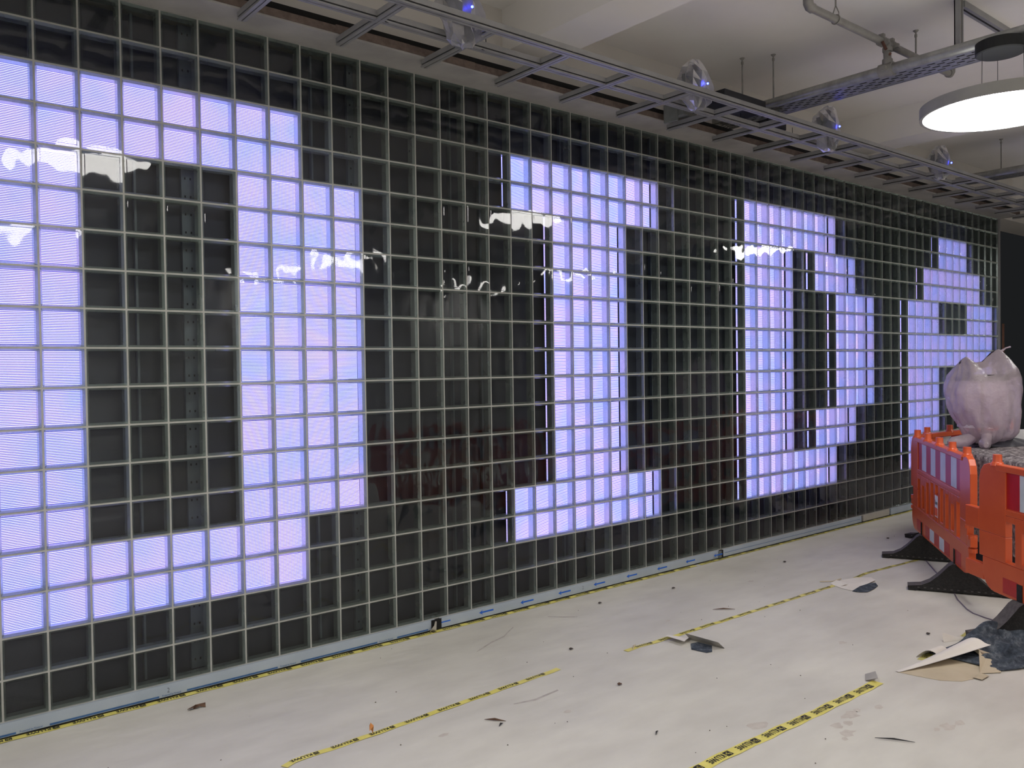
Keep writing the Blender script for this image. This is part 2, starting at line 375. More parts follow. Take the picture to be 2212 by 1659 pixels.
for on in (True, False):
    o = rest[on].build('lit_glass_blocks' if on else 'dark_glass_blocks', ['shell', 'front', 'rear'], wl); o['kind'] = 'stuff'

# LED screen standing behind the blocks
ls = empty('led_screen', (0, 0.15, 0)); tag(ls, 'LED screen glowing lilac in pixel letters behind the glass blocks', 'screen')
lp = MB()
for k, r in LIT:
    x, z = k*.2, WB+r*.2
    lp.add([(x, .103, z), (x+.2, .103, z), (x+.2, .103, z+.2), (x, .103, z+.2)], [(0, 1, 2, 3)])
lpo = lp.build('lit_pixels', 'led', ls, (0, -0.15, 0)); lpo['kind'] = 'stuff'
MB().box((C0*.2-.1, .17, WB), (XE, .19, WT)).build('back_panel', 'ledback', ls, (0, -0.15, 0))
for q in range(12):
    x = 0.492+1.04*q
    if x < XE-0.4:
        b = MB().box((x-.006, .135, WB), (x+.006, .165, WT)); b.build('mounting_rail', 'ledrail', ls, (0, -0.15, 0))
        b = MB().box((x+.245, .135, WB), (x+.315, .165, WT))
        for j in range(36):
            for dx in (.265, .295): b.box((x+dx-.004, .1335, WB+.05+j*.1-.006), (x+dx+.004, .135, WB+.05+j*.1+.006), 1)
        b.build('mounting_rail', ['ledrail', 'hole'], ls, (0, -0.15, 0))

# soffit strip over the wall, end profile
t1 = MB().box((-5, -.255, WT), (XE+.04, 0.02, WT+.014)).build('trim_1', 'soffit'); tag(t1, 'grey soffit board running along the top of the glass wall', 'trim', kind='structure')
e = MB()
for q in range(34):
    x0 = -5+q*.5; x1 = min(x0+.5, XE+.04)
    if x0 < XE: e.box((x0, -.262+.004*random.random(), WT+.012), (x1, -.235, WT+.052+.01*random.random()))
e.build('board_edge', 'edge', t1)
MB().box((-5, -.235, WT+.014), (XE+.02, -.10, WT+.10)).build('gap_shade', 'black', t1)  # black strip painted in for the dark gap above the board edge
t2 = MB().box((XE, -.012, WB), (XE+.045, .1, WT)).build('trim_2', 'alu'); tag(t2, 'slim metal profile closing the far end of the glass wall', 'trim', kind='structure')

# baseboard --------------------------------------------------------
bb = empty('baseboard_left', (3.0, -.01, 0)); tag(bb, 'low bluish grey baseboard in film wrap under the glass wall', 'baseboard', kind='structure')
def board(x0, x1, mats, z1=.076, y=-.012, tilt=0):
    return MB().box((x0-3.0, y+.01, .011), (x1-3.0, .014, z1)).build('board', mats, bb)
bd1 = board(-2.0, 2.285, 'board'); bd2 = board(2.325, 5.36, 'board'); bd3 = board(5.41, 7.88, 'board', .074); bd4 = board(7.92, 8.5, 'boardbare', .075); bd5 = board(8.53, 11.6, 'board', .08, -.018)
MB().box((2.255-3, -.006, .004), (2.335-3, .012, .075)).build('joint_gap', 'black', bb)
MB().box((5.355-3, -.006, .004), (5.415-3, .012, .075)).build('joint_gap', 'black', bb)
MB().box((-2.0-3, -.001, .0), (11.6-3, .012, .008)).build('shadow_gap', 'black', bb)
pc = MB().add([(2.235-3, -.016, .01), (2.285-3, -.018, .008), (2.288-3, -.018, .066), (2.275-3, -.02, .07), (2.262-3, -.026, .045), (2.238-3, -.03, .028)], [(0, 1, 2, 3, 4, 5)])
pc.build('peeled_film', 'boardbare', bb)
MB().obox((5.365-3, -.008, .042), (.018, 0, 0), (0, .004, 0), (0, 0, .03)).build('joint_cover', 'greybox', bb)
yb = -.0125+.01
st = MB()
xs = -2.0
while xs < 2.2:
    # stripe pieces between the repeated line of print
    a, b_ = xs, min(xs+.52, 2.23)
    st.add([(a-3, yb, .0135), (b_-3, yb, .0135), (b_-3, yb, .0235), (a-3, yb, .0235)], [(0, 1, 2, 3)])
    if xs+.66 < 2.2:
        vs, fs = text_geo('Protected by Novacel', .0155, 0.006, .72)
        st.add([(xs+.535+x-3, yb, .0150+y) for x, y in vs], fs)
    xs += .665
st.build('printed_stripe', 'inkd', bd1)['kind'] = 'stuff'
st = MB().add([(5.44-3, yb, .042), (7.85-3, yb, .042), (7.85-3, yb, .0455), (5.44-3, yb, .0455)], [(0, 1, 2, 3)]); st.build('printed_stripe', 'inkd', bd3)
def arrow(mb, x0, x1, z, hw=.018, hl=.034, sw=.0055, y=yb):
    mb.add([(x0-3, y, z), (x0+hl-3, y, z-hw), (x0+hl*.72-3, y, z-sw), (x1-3, y, z-sw), (x1-3, y, z+sw), (x0+hl*.72-3, y, z+sw), (x0+hl-3, y, z+hw)],
           [(0, 1, 2), (2, 3, 4, 5), (0, 2, 5), (0, 5, 6)])
for q in range(7):
    a = MB(); arrow(a, 2.654+.373*q, 2.654+.373*q+.126, .046); a.build('arrow_print', 'inkb', bd2)
a = MB().add([(2.335-3, yb, .0415), (2.41-3, yb, .0415), (2.41-3, yb, .05), (2.335-3, yb, .05)], [(0, 1, 2, 3)]); a.build('arrow_print', 'inkb', bd2)
a = MB(); arrow(a, 5.262, 5.385, .045, y=yb-.016); a.build('arrow_print', 'inkb', bb)
for x, o_, m_ in ((.556, bd1, 'ink'), (3.65, bd2, 'wire')):
    vs, fs = text_geo('2', .036, -.012, .8); MB().add([(x-3+a_, yb, .032+b2) for a_, b2 in vs], fs).build('handwritten_number', m_, o_)

# ================================================================== CEILING SERVICES
cg = empty('ceiling_grid', (5, -.6, 3.635)); tag(cg, 'grey slotted metal ceiling grid hung beside the soffit board', 'ceiling grid')
def slot_bar(z=0.0, w=.046, h=.05):
    """cross-section boxes (u0, u1, z0, z1, material) of the slotted rail"""
    g = .006
    return [(-w/2, -g/2, z, z+.010, 0), (g/2, w/2, z, z+.010, 0), (-g/2, g/2, z+.004, z+.010, 1), (-.013, .013, z+.010, z+.019, 1), (-w/2+.001, w/2-.001, z+.019, z+h, 0)]
def slot_bar_x(x0, x1, y, z=0.0):
    m = MB()
    for u0, u1, z0, z1, mi in slot_bar(z): m.box((x0, y+u0, z0), (x1, y+u1, z1), mi)
    return m
def slot_bar_y(y0, y1, x, z=0.0):
    m = MB()
    for u0, u1, z0, z1, mi in slot_bar(z): m.box((x+u0, y0, z0), (x+u1, y1, z1), mi)
    return m
slot_bar_x(-7, 7.2, -.925+.6, .001).build('long_rail', ['alu', 'groove'], cg)
slot_bar_x(-7, 7.2, -.655+.6, .002).build('long_rail', ['alu', 'groove'], cg)
for q in range(-6, 20):
    x = .959+.587*q
    slot_bar_y(-.905+.6, -.212+.6, x-5).build('cross_bar', ['alu', 'groove'], cg)

# wire hooks hanging over the inner rail
hk = 0
HP = [(1.62, -.66, 'nearest the camera'), (2.28, -.66, 'second from the camera'), (4.30, -.62, 'by the duct piece'), (4.85, -.64, 'under the black box'), (5.55, -.66, 'past the cable tray')]
for x, y, w in HP:
    o = MB().tube([(0, 0, .075), (.002, 0, .02), (.0, -.004, -.012), (-.018, -.012, -.026), (-.045, -.02, -.03)], .0028, 6).build('wire_hook', 'blackmetal', None, (x, y, 3.665))
    tag(o, 'thin black wire hook over the inner grid rail, '+w, 'hook', 'wire hooks on the grid')

# pipes and trays
def tray_run(x, y0, y1, label):
    t = empty('cable_tray', (x, (y0+y1)/2, 3.85)); yc = (y0+y1)/2; tag(t, label, 'cable tray')
    m = MB(); w = .25; n = int((y1-y0)/.2)
    m.box((0, y0-yc, 0), (.004, y1-yc, .06)); m.box((w-.004, y0-yc, 0), (w, y1-yc, .06))
    for a in (0, .042, .084, .126, .168, .21, .236): m.box((a, y0-yc, 0), (a+.022, y1-yc, .003))
    for j in range(n*2):
        yy = y0-yc+j*.1
        for i, a in enumerate((.02, .062, .104, .146, .188)):
            o_ = .05*(i % 2); m.box((a, yy+o_, 0), (a+.024, yy+o_+.045, .003))
    m.build('perforated_base', 'steel', t)
    m2 = MB()
    for i, (a, zz) in enumerate(((.05, .016), (.085, .02), (.13, .015), (.17, .022), (.205, .015))): m2.tube([(a, y0-yc+.1, zz), (a+.01, 0, zz), (a, y1-yc-.05, zz)], .010, 8)
    m2.build('cable_bundle', 'blackmetal', t)
    return t
tray_run(5.25, -9.5, -.06, 'perforated steel cable tray beside the near galvanised pipe')
tray_run(9.56, -9.5, -.30, 'perforated steel cable tray further off, past the lamp')

sp = empty('sprinkler_pipe', (5.2, -5, 3.87)); tag(sp, 'galvanised sprinkler main with cross branch over the lit lamp', 'pipe')
O = Vector((5.2, -5, 3.87))
def loc(*p): return [tuple(Vector(q)-O) for q in p]
MB().tube(loc((5.2, -9.5, 3.87), (5.2, -.35, 3.87)), .038, 18).build('main_pipe', 'steel', sp)
MB().tube(loc((5.2, -1.66, 3.87), (5.2, -1.65, 4.06)), .027, 12).build('riser', 'gsteel', sp)
m = MB().tube(loc((5.2, -1.70, 3.87), (5.2, -1.60, 3.87)), .050, 14); m.tube(loc((5.2, -1.655, 3.90), (5.2, -1.655, 3.945)), .036, 12)
m.obox(Vector((5.145, -1.655, 3.87))-O, (.016, 0, 0), (0, .02, 0), (0, 0, .014)); m.build('pipe_clamp', 'gsteel', sp)
m = MB().tube(loc((5.2, -1.655, 4.00), (5.2, -1.655, 4.03)), .034, 12); m.build('coupling', 'gsteel', sp)
MB().tube(loc((4.20, -1.65, 4.06), (6.22, -1.65, 4.06)), .026, 14).build('branch_pipe', 'gsteel', sp)
for dx in (-.07, .07):
    m = MB().tube(loc((5.2+dx-.025, -1.65, 4.06), (5.2+dx+.025, -1.65, 4.06)), .036, 12)
    m.obox(Vector((5.2+dx, -1.65, 4.10))-O, (.016, 0, 0), (0, .018, 0), (0, 0, .012)); m.obox(Vector((5.2+dx, -1.69, 4.05))-O, (.014, 0, 0), (0, .014, 0), (0, 0, .014)); m.build('coupling', 'gsteel', sp)
m = MB().tube(loc((5.09, -1.675, 4.04), (5.09, -1.70, 3.98)), .011, 8); m.build('drain_plug', 'brass', sp)
m = MB().tube(loc((5.165, -1.69, 3.965), (5.13, -1.71, 3.955)), .010, 8); m.build('drain_plug', 'brass', sp)
for x in (4.20, 6.22):
    s_ = 1 if x > 5 else -1
    pts = [(x-s_*.01, -1.65, 4.06), (x+s_*.02, -1.65, 4.062), (x+s_*.038, -1.65, 4.08), (x+s_*.04, -1.65, 4.125)]
    MB().tube(loc(*pts), .033, 12).build('elbow', 'gsteel', sp)
    m = MB().tube(loc((x+s_*.04, -1.65, 4.125), (x+s_*.04, -1.65, 4.165)), [.014, .010], 10); m.tube(loc((x+s_*.04, -1.65, 4.165), (x+s_*.04, -1.65, 4.17)), .024, 12); m.build('sprinkler_head', 'brass', sp)
m = MB().tube(loc((4.50, -1.65, 4.29), (4.50, -1.65, 4.15)), .006, 8)
m.tube([tuple(Vector((4.50, -1.65+.031*math.sin(a), 4.06+.031*math.cos(a)))-O) for a in [i*math.pi/8 for i in range(17)]], .004, 6)
m.tube(loc((4.50, -1.65, 4.155), (4.50, -1.672, 4.10), (4.50, -1.672, 4.07)), .004, 6); m.tube(loc((4.50, -1.65, 4.155), (4.50, -1.628, 4.10), (4.50, -1.628, 4.07)), .004, 6)
m.build('pipe_hanger', 'gsteel', sp)
p2 = MB().tube([(0, -9.5+5, 0), (0, -.45+5, 0)], .040, 16).build('galvanised_pipe', 'steel', None, (9.49, -5, 3.87)); tag(p2, 'galvanised pipe along the farther cable tray', 'pipe')
for (x, y, z0), w in (((5.140, -.455, 3.88), 'nearest the wall over the near tray'), ((5.277, -.66, 3.90), 'second from the wall over the near tray'), ((5.72, -1.62, 4.085), 'beside the sprinkler cross branch'), ((9.70, -.745, 3.90), 'over the farther cable tray')):
    h = CEIL-z0
    m = MB().tube([(0, 0, 0), (0, 0, h)], .0065, 8).tube([(0, 0, h-.012), (0, 0, h)], [.012, .022], 10).tube([(0, 0, h-.05), (0, 0, h-.03)], .011, 6).tube([(0, 0, 0), (0, 0, .025)], .012, 6)
    if z0 > 4: m.tube([(0, -.03, -.03), (0, -.03, -.01), (0, 0, .0)], .004, 6)
    tag(m.build('threaded_rod', 'gsteel', None, (x, y, z0)), 'threaded hanger rod '+w, 'rod', 'hanger rods')
hb = empty('hanger_bracket', (5.42, -2.06, CEIL)); tag(hb, 'slotted strut hanging from the ceiling behind the main pipe', 'bracket')
m = MB().box((-.03, -.02, -.39), (-.012, .02, 0)).box((.012, -.02, -.39), (.03, .02, 0)).box((-.03, .012, -.39), (.03, .02, 0)).box((-.012, -.004, -.39), (.012, .012, 0), 1)
m.build('upright_channel', ['alu', 'groove'], hb)
MB().tube([(0, -.016, 0), (0, -.016, -.34)], .005, 6).build('rod', 'gsteel', hb)
m = MB().box((.03, -.03, -.045), (1.4, .03, -.001)).box((.03, -.006, -.047), (1.4, .006, -.045), 1); m.build('ceiling_channel', ['alu', 'groove'], hb)

# round pendant lamps
def pendant(x, y, z, label):
    t = empty('pendant_lamp', (x, y, z)); tag(t, label, 'lamp', 'round pendant lamps')
    MB().lathe([(.462, .004), (.462, 0), (.482, 0), (.482, .072), (.46, .074), (0.0, .074)], (0, 0, 0), 72).build('rim', 'rim', t)
    MB().lathe([(.4619, .003), (0.0, .003)], (0, 0, 0), 72).build('diffuser', 'lamp', t)
    MB().lathe([(.0, .0755), (.44, .0755)], (0, 0, 0), 48).build('added_uplight', 'uplight', t)  # glowing disc added on top of the lamp to brighten the ceiling
    MB().lathe([(0, .38), (.142, .38), (.150, .386), (.150, .455), (.0, .455)], (0, 0, 0), 40).build('canopy', 'darkband', t)
    for a in (.5, 2.6, 4.7):
        MB().tube([(.135*math.cos(a), .135*math.sin(a), .38), (.14*math.cos(a), .14*math.sin(a), .07)], .0022, 6).build('suspension_wire', 'wire', t)
    return t
pd = pendant(5.16, -2.43, 3.37, 'glowing white disc pendant lamp under the galvanised pipe')
for x, y, lb in ((.76, -2.43, 'round pendant lamp above the near end of the glass wall'), (9.56, -2.43, 'round pendant lamp beyond the barriers'), (-3.64, -2.43, 'unseen pendant lamp added for bounce light over the near end of the room'), (.76, -6.4, 'unseen pendant lamp of the second row, second from the near end'), (5.16, -6.4, 'unseen pendant lamp of the second row, third from the near end'), (9.56, -6.4, 'unseen pendant lamp of the second row, far end'), (-3.64, -6.4, 'unseen pendant lamp added for bounce light to the second row, nearest end'), (5.16, -9.2, 'unseen pendant lamp added for bounce light in a third row, middle'), (9.56, -9.2, 'unseen pendant lamp added for bounce light in a third row, far end'), (.76, -9.2, 'unseen pendant lamp added for bounce light in a third row, near end')):  # back rows and near-end lamps are unseen, they brighten floor and ceiling
    c = copy_tree(pd); c.location = (x, y, 3.37); c['label'] = lb

# film-wrapped projectors over the grid
def wrapped(x, label, sc=1.0, low=.19):
    t = empty('wrapped_projector', (x, -.79, 3.75)); tag(t, label, 'projector', 'film-wrapped projectors on the grid')
    MB().box((-.08, -.05, -.04), (.07, .06, .10)).box((-.05, -.075, -.02), (.02, -.05, .06)).build('housing', 'greybox', t, None, .008)
    MB().box((.045, -.03, -.14), (.075, .03, -.04)).build('mounting_arm', 'blackmetal', t)
    MB().box((-.02, -.02, .10), (.02, .02, .16)).build('cable_plug', 'blackmetal', t)
    ph = x*3.1
    def fn(u, v):
        a = 2*math.pi*u; b = math.pi*v; r = math.sin(b)**.7
        n = 1+.20*math.sin(3*a+ph+4*v)+.14*math.sin(7*a+9*v+ph)-.25*max(0, .45-v)+.10*math.sin(13*a-11*v)
        n *= 1+.10*math.sin(37*u*9.7+51*v*7.3+ph*3)
        return (r*n*.115*sc*math.cos(a), r*n*.09*math.sin(a), (.20*math.cos(b) if b < math.pi/2 else low*math.cos(b))+.02*math.sin(4*a+ph)*r)
    MB().grid(fn, 13, 9, close=True, smooth=False).build('film', 'film', t)
    MB().lathe([(0, -.008), (.007, -.004), (.007, .004), (0, .008)], (.0, -.112, .0), 10).build('blue_light', 'bluelight', t)
    return t
wrapped(2.0, 'projector wrapped in clear film with blue light, nearest over the grid', 1.15)
wrapped(4.09, 'film-wrapped projector with blue light next to the long black box', 1.1, .16)
wrapped(5.88, 'film-wrapped projector whose bag sags below the grid past the tray', 1.0)
wrapped(8.03, 'farthest film-wrapped projector with blue light over the grid', .95, .15)

b1 = MB().box((-.27, -.12, -.045), (.27, .12, .045)).box((.0, -.10, -.06), (.24, .08, -.045)).build('black_box', 'blackmetal', None, (4.78, -.62, 3.80), .006); tag(b1, 'long black equipment box lying over the grid by the tray', 'box')
b2 = MB().box((-.13, -.07, -.03), (.13, .07, .03)).box((-.02, -.02, .03), (.02, .02, .10)).build('junction_box', 'blackmetal', None, (5.38, -.56, 3.745), .006); tag(b2, 'small flat black box under the cable tray end', 'box')
dv = empty('duct_bracket', (4.44, -.37, 3.745)); tag(dv, 'grey bent steel duct piece above the grid at the soffit', 'bracket')
MB().obox((0, 0, 0), (.10, .035, .014), (-.012, .06, 0), (-.006, 0, .045)).obox((-.105, .01, -.03), (.012, .004, 0), (-.01, .06, 0), (0, 0, .07)).build('channel', 'greybox', dv, None, .005)
MB().tube([(.08, 0, .0), (.12, .01, -.03), (.15, .02, -.02), (.2, .03, .01)], .03, 10).build('pipe_stub', 'greybox', dv)
MB().box((.165, .0, -.04), (.18, .02, .0)).build('red_clip', 'rust', dv)

# ================================================================== BARRIERS
def rrect(x0, x1, z0, z1, rs, n=6):
    """outline with corner radii (bl, br, tr, tl)"""
    pts = []
    for (cx, cz, r, a0) in ((x0, z0, rs[0], 180), (x1, z0, rs[1], 270), (x1, z1, rs[2], 0), (x0, z1, rs[3], 90)):
        ox = cx+r if a0 in (180, 90) else cx-r; oz = cz+r if a0 in (180, 270) else cz-r
        if r <= 0: pts.append((cx, cz)); continue
        for i in range(n+1):
            a = math.radians(a0+90*i/n); pts.append((ox+r*math.cos(a), oz+r*math.sin(a)))
    return pts
ZB, ZT = .215, 1.065
def foot_mesh():
    prof = [(-.34, .0), (-.29, .0), (-.27, .012), (.27, .012), (.29, .0), (.34, .0), (.345, .035), (.25, .047), (.19, .078), (.14, .122), (.10, .165), (.065, .205), (.04, .222), (-.04, .222), (-.065, .205), (-.10, .165), (-.14, .122), (-.19, .078), (-.25, .047), (-.345, .035)]
    m = MB()
    n = len(prof)
    side = lambda p, s: ((-.055 if s == 0 else .055), p[0], p[1])
    m.prism(prof, side)
    for i in range(2, n-1):
        m.m[-(n)+i] = 1  # upper faces and arch take the lighter grey rubber
    for q in range(-6, 7):
        for sx in (-.0555, .0555): m.box((sx-.001, q*.045-.008, .025), (sx+.001, q*.045+.008, .033), 1)
    m.box((-.025, -.03, .21), (.025, .03, .33))
    return m
FOOT = foot_mesh().mesh('foot', ['rubber', 'rubberlt'])
def barrier(P, Q, label, foots=(0, 0), hook=True, sticker=False, inset=0.0, fin=.43):
    P = Vector((*P, 0)); Q = Vector((*Q, 0)); L = (Q-P).length; A_ = inset; ang = math.atan2(Q.y-P.y, Q.x-P.x)
    t = empty('road_barrier', (P.x, P.y, 0), ang); tag(t, label, 'barrier', 'orange plastic barriers'); T = .024
    fn = lambda p, s: (p[0], (T if s == 0 else -T), p[1])
    fi = lambda p, s: (p[0], (.012 if s == 0 else -.012), p[1])
    m = MB()
    c = [L/2+.165*(k-4) for k in range(9)]
    m.prism(rrect(.02, L-.02, .775, ZT-.005, (.0, 0, .11, .11)), fi)                         # recessed band carrying the stripes
    pw = c[0]-.0485
    m.prism([(0, .60), (pw, .60), (pw, 1.03), (pw-.015, ZT), (.11, ZT), (.055, 1.05), (.018, 1.01), (0, .95)], fn)
    m.prism([(L, .60), (L, .95), (L-.018, 1.01), (L-.055, 1.05), (L-.11, ZT), (L-pw+.015, ZT), (L-pw, 1.03), (L-pw, .60)], fn)
    m.box((.2, -.032, 1.025), (L-.2, .032, ZT+.001)); m.box((pw, -T, .745), (L-pw, T, .785))
    for s_ in (0, 1):
        X = lambda a: a if s_ == 0 else L-a
        bx = lambda a, b, z0, z1, w=T: m.box((min(X(a), X(b)), -w, z0), (max(X(a), X(b)), w, z1))
        i_ = A_ if s_ else 0.0
        if i_:
            bx(.0, pw, .43, .60); bx(-i_, .0, .60, .745); bx(-i_, .05, .265, .37, T-.001)
            m.tube([(X(-i_), 0, .575), (X(-i_), 0, .60)], .026, 10)
            continue
        bx(.09, pw, .43, .60); bx(.0, .09, .43, .505)
        for (a, z0, z1) in ((.03, .485, .515), (.03, .39, .42)):
            m.tube([(X(a), 0, z0), (X(a), 0, z1)], .032, 10)
    m.prism(rrect(.04, L-.04, ZB, .43, (.13, .13, 0, 0)), fn)
    for k in range(8):
        xr = (c[k]+c[k+1])/2
        m.box((xr-.034, -T, .43), (xr+.034, T, .745))
    for k, zt in ((0, .70), (1, .66), (2, .71), (3, .73), (5, .73), (6, .71), (7, .66), (8, .70)):
        m.box((c[k]-.0485, -T, zt), (c[k]+.0485, T, .745)); m.box((c[k]-.0485, -T, .43), (c[k]+.0485, T, .44+.02*(k % 2)))
    m.box((c[4]-.0485, -T, .47), (c[4]+.0485, T, .655)); m.box((c[4]-.012, -T, .43), (c[4]+.012, T, .47))
    m.box((c[4]-.0485, -T, .735), (c[4]+.0485, T, .745)); m.box((c[3]+.045, -.008, .42), (c[5]-.045, .008, .665))
    m.build('panel', 'orange', t, None, .006)
    for sd in (1, -1):
        for k in range(9):
            y = .0135*sd
            MB().box((c[k]-.082, min(y, y-.002*sd), .79), (c[k]+.082, max(y, y-.002*sd), 1.02)).build('stripe', 'white' if k % 2 else 'red', t)
        for k in (0, 2, 3, 4, 5, 6, 8):
            y = (T+.0015)*sd
            MB().box((c[k]-.075, min(y, y-.002*sd), .235), (c[k]+.075, max(y, y-.002*sd), .335)).build('stripe', 'red' if k % 2 == 0 else 'white', t)
    for k in range(5):
        x = .17+(L-.34)*k/4
        m = MB().tube([(x, 0, ZT-.01), (x, 0, ZT+.012), (x, 0, ZT+.014), (x, 0, ZT+.062)], [.042, .036, .03, .028], 10); m.build('stud', 'orange', t, None, .004)
    for xx, fa in ((.43, foots[0]), (L-fin, foots[1])):
        f = bpy.data.objects.new('foot', FOOT); COL.objects.link(f); f.parent = t; f.location = (xx, 0, 0); f.rotation_euler = (0, 0, fa)
    if sticker:
        s_ = MB(); y = T+.001; x0, x1 = c[4]-.047, c[4]+.047
        s_.box((x0, y, .475), (x1, y+.0015, .65)); sk = s_.build('sticker', 'sticker', t)
        MB().box((x0+.005, y+.0015, .482), (x1-.005, y+.0025, .55)).build('colour_field', 'stickero', sk)
        vs, fs = text_geo('Boels', .052, .012, .72)
        # seen from the +y side the local x axis runs right to left
        w = max(v[0] for v in vs)
        MB().add([(c[4]+w/2-x, y+.0022, .575+z) for x, z in vs], [f[::-1] for f in fs]).build('lettering', 'ink', sk)
    return t
# local +y of each barrier must face the glass wall
barrier((5.41, -2.155), (6.992, -.995), 'orange barrier with white sticker, its near end hooked to the next one', (math.radians(-10), math.radians(-10)), True, True)
d2 = Vector((-.61, -.793)).normalized()
barrier((5.262+d2.x*2.0, -2.268+d2.y*2.0), (5.262, -2.268), 'orange barrier nearest the camera, cut by the right edge of the photo', (0, 0), inset=.165, fin=.44)
barrier((7.06, -1.0), (9.05, -1.14), 'orange barrier at the back, behind the bagged lamp', (0, 0))
barrier((9.16, -1.20), (9.62, -3.14), 'orange barrier farthest back at the right edge', (0, 0))

# counter under grey felt, bagged lamp on it --------------------------
E1 = Vector((-.68, -.733, 0)).normalized(); E2 = Vector((.733, -.68, 0)).normalized(); A0 = Vector((6.60, -1.66, 0))
def cp(a, b, z): return A0+E1*a+E2*b+Vector((0, 0, z))
ct = MB().prism([(-.70, .05), (1.28, .05), (1.28, .95), (-.70, .95)], lambda p, s: cp(p[0], p[1], 0 if s == 0 else .955)).build('counter', 'slate'); tag(ct, 'dark counter hidden under the grey felt blanket', 'counter')
def drape(u, v):
    a = -1.45+u*3.4; b = -.72+v*2.2; z = .985; n = wob(a*1.3, b*1.3)*.018+wob(a*3, b*3, 1)*.008
    da = max(-.72-a, a-1.31, 0); db = max(.0-b, b-.98, 0)
    aa = min(max(a, -.73), 1.32); bb_ = min(max(b, -.012), .99)
    d = max(da, db)
    r = .05
    if d > 0:
        z -= d if d > r else d*d/(2*r)+d*.2
        aa += (-1 if a < 0 else 1)*(.02+.02*wob(b*5, a))*(da > 0); bb_ += (-1 if b < .5 else 1)*(.02+.022*wob(a*4, 1.0)*min(1, d*3))*(db > 0)
        n *= .4
    return cp(aa, bb_, max(z+n, .05))
fb = MB().grid(drape, 90, 60).build('felt_blanket', 'feltgrey'); tag(fb, 'mottled grey felt blanket draped over the counter behind the barriers', 'blanket')

bl = empty('bagged_lamp', (7.13, -1.54, 1.0)); tag(bl, 'table lamp wrapped in a pinkish plastic bag standing on felt', 'lamp')
RX = Vector((.7725, -.6348, 0)).normalized(); FX = Vector((.6348, .7725, 0)).normalized()
def lerp(tab, t):
    for (a, va), (b, vb) in zip(tab, tab[1:]):
        if t <= b: return va+(vb-va)*(t-a)/(b-a) if b > a else vb
    return tab[-1][1]
LE = [(0, -.07), (.05, -.10), (.12, -.15), (.22, -.19), (.42, -.262), (.64, -.302), (.72, -.29), (1, -.215)]
RI = [(0, .10), (.03, .18), (.07, .24), (.14, .285), (.3, .295), (.64, .298), (.72, .29), (1, .215)]
TOPZ = [(-1, .70), (-.85, .75), (-.62, .785), (-.3, .725), (.0, .735), (.4, .82), (.65, .845), (.85, .80), (1, .68)]
DEP = [(0, .08), (.08, .17), (.3, .235), (.6, .275), (.80, .262), (.90, .16), (1, .012)]
def bagf(u, v):
    a = 2*math.pi*u; s = math.cos(a); q = math.sin(a)
    l, r = lerp(LE, v), lerp(RI, v); c, h = (l+r)/2, (r-l)/2; d = lerp(DEP, v)
    zt = lerp(TOPZ, s); z = .005+zt*v
    n = .012*wob(s*2+v, q*2, v*3)+.008*math.sin(11*a+9*v)*(1-v*.5)
    rr = (abs(s)**4+abs(q)**4)**-.25*.5+.5
    p = RX*(c+(h+n)*s*rr*.97)+FX*((d+n)*q*rr)
    return (p.x, p.y, z)
bm_ = MB().grid(bagf, 72, 44, close=True)
tp = [RX*(-.06)+Vector((0, 0, .10)), RX*(-.13)+FX*(-.04)+Vector((0, 0, .06)), RX*(-.22)+FX*(-.07)+Vector((0, 0, .035)), RX*(-.31)+FX*(-.07)+Vector((0, 0, .03)), RX*(-.345)+FX*(-.07)+Vector((0, 0, .035))]
bm_.tube(tp, [.06, .05, .062, .05, .012], 12)
tp = [RX*(-.03)+FX*(-.12)+Vector((0, 0, .10)), RX*(-.08)+FX*(-.2)+Vector((0, 0, .05)), RX*(-.13)+FX*(-.27)+Vector((0, 0, .035)), RX*(-.17)+FX*(-.36)+Vector((0, 0, .03))]
bm_.tube(tp, [.05, .045, .05, .02], 10)
bm_.tube([RX*.17+Vector((0, 0, .83)), RX*.21+Vector((0, 0, .858)), RX*.25+Vector((0, 0, .868))], [.012, .006, .008], 8)
bm_.build('plastic_bag', 'bag', bl)
MB().lathe([(.16, .575), (.218, .575), (.218, .625), (.16, .625), (.16, .575)], (0, 0, 0), 48).build('ring', 'darkband', bl)
MB().lathe([(.200, .16), (.200, .58)], (0, 0, 0), 48, 0, True).build('shade', 'shadefilm', bl)
MB().tube([(0, 0, .02), (0, 0, .62)], .013, 10).build('stem', 'blackmetal', bl)
MB().lathe([(0, .018), (.085, .018), (.09, .014), (.09, 0)], (0, 0, 0), 28).build('base', 'blackmetal', bl)

wb = MB().obox((0, 0, .06), RX*.17, FX*.02, (0, 0, .06)).build('white_board', 'sticker', None, (7.60, -1.74, 1.0), .004); tag(wb, 'small white board standing behind the bagged lamp at the photo edge', 'board')
def lump(name, loc_, sx, sy, h, mat_, label, cat, ph):
    def fn(u, v):
        a = 2*math.pi*u; r = (1-v)**.6 if v < 1 else 0.0; n = 1+.18*math.sin(3*a+ph)+.12*math.sin(7*a+4*v+ph)
        p = RX*(sx*r*n*math.cos(a))+FX*(sy*r*n*math.sin(a)); return (p.x, p.y, h*v*(1+.25*math.sin(2*a+ph)*(1-v)))
    tag(MB().grid(fn, 26, 8, close=True).build(name, mat_, None, loc_), label, cat)
lump('black_cloth', (7.52, -1.56, 1.0), .07, .06, .15, 'blackmetal', 'black cloth heap just behind the bagged lamp', 'cloth', 1.0)
lump('felt_fold', (7.24, -1.72, .995), .22, .09, .075, 'slate', 'dark folded felt lying on the grey blanket right of the bag', 'felt', 2.0)
wd = MB().box((0, 0, 0), (.028, .018, 1.45)).build('wooden_batten', 'wood', None, (11.655, -.045, .80)); tag(wd, 'narrow orange wooden batten standing at the end of the glass wall', 'batten')
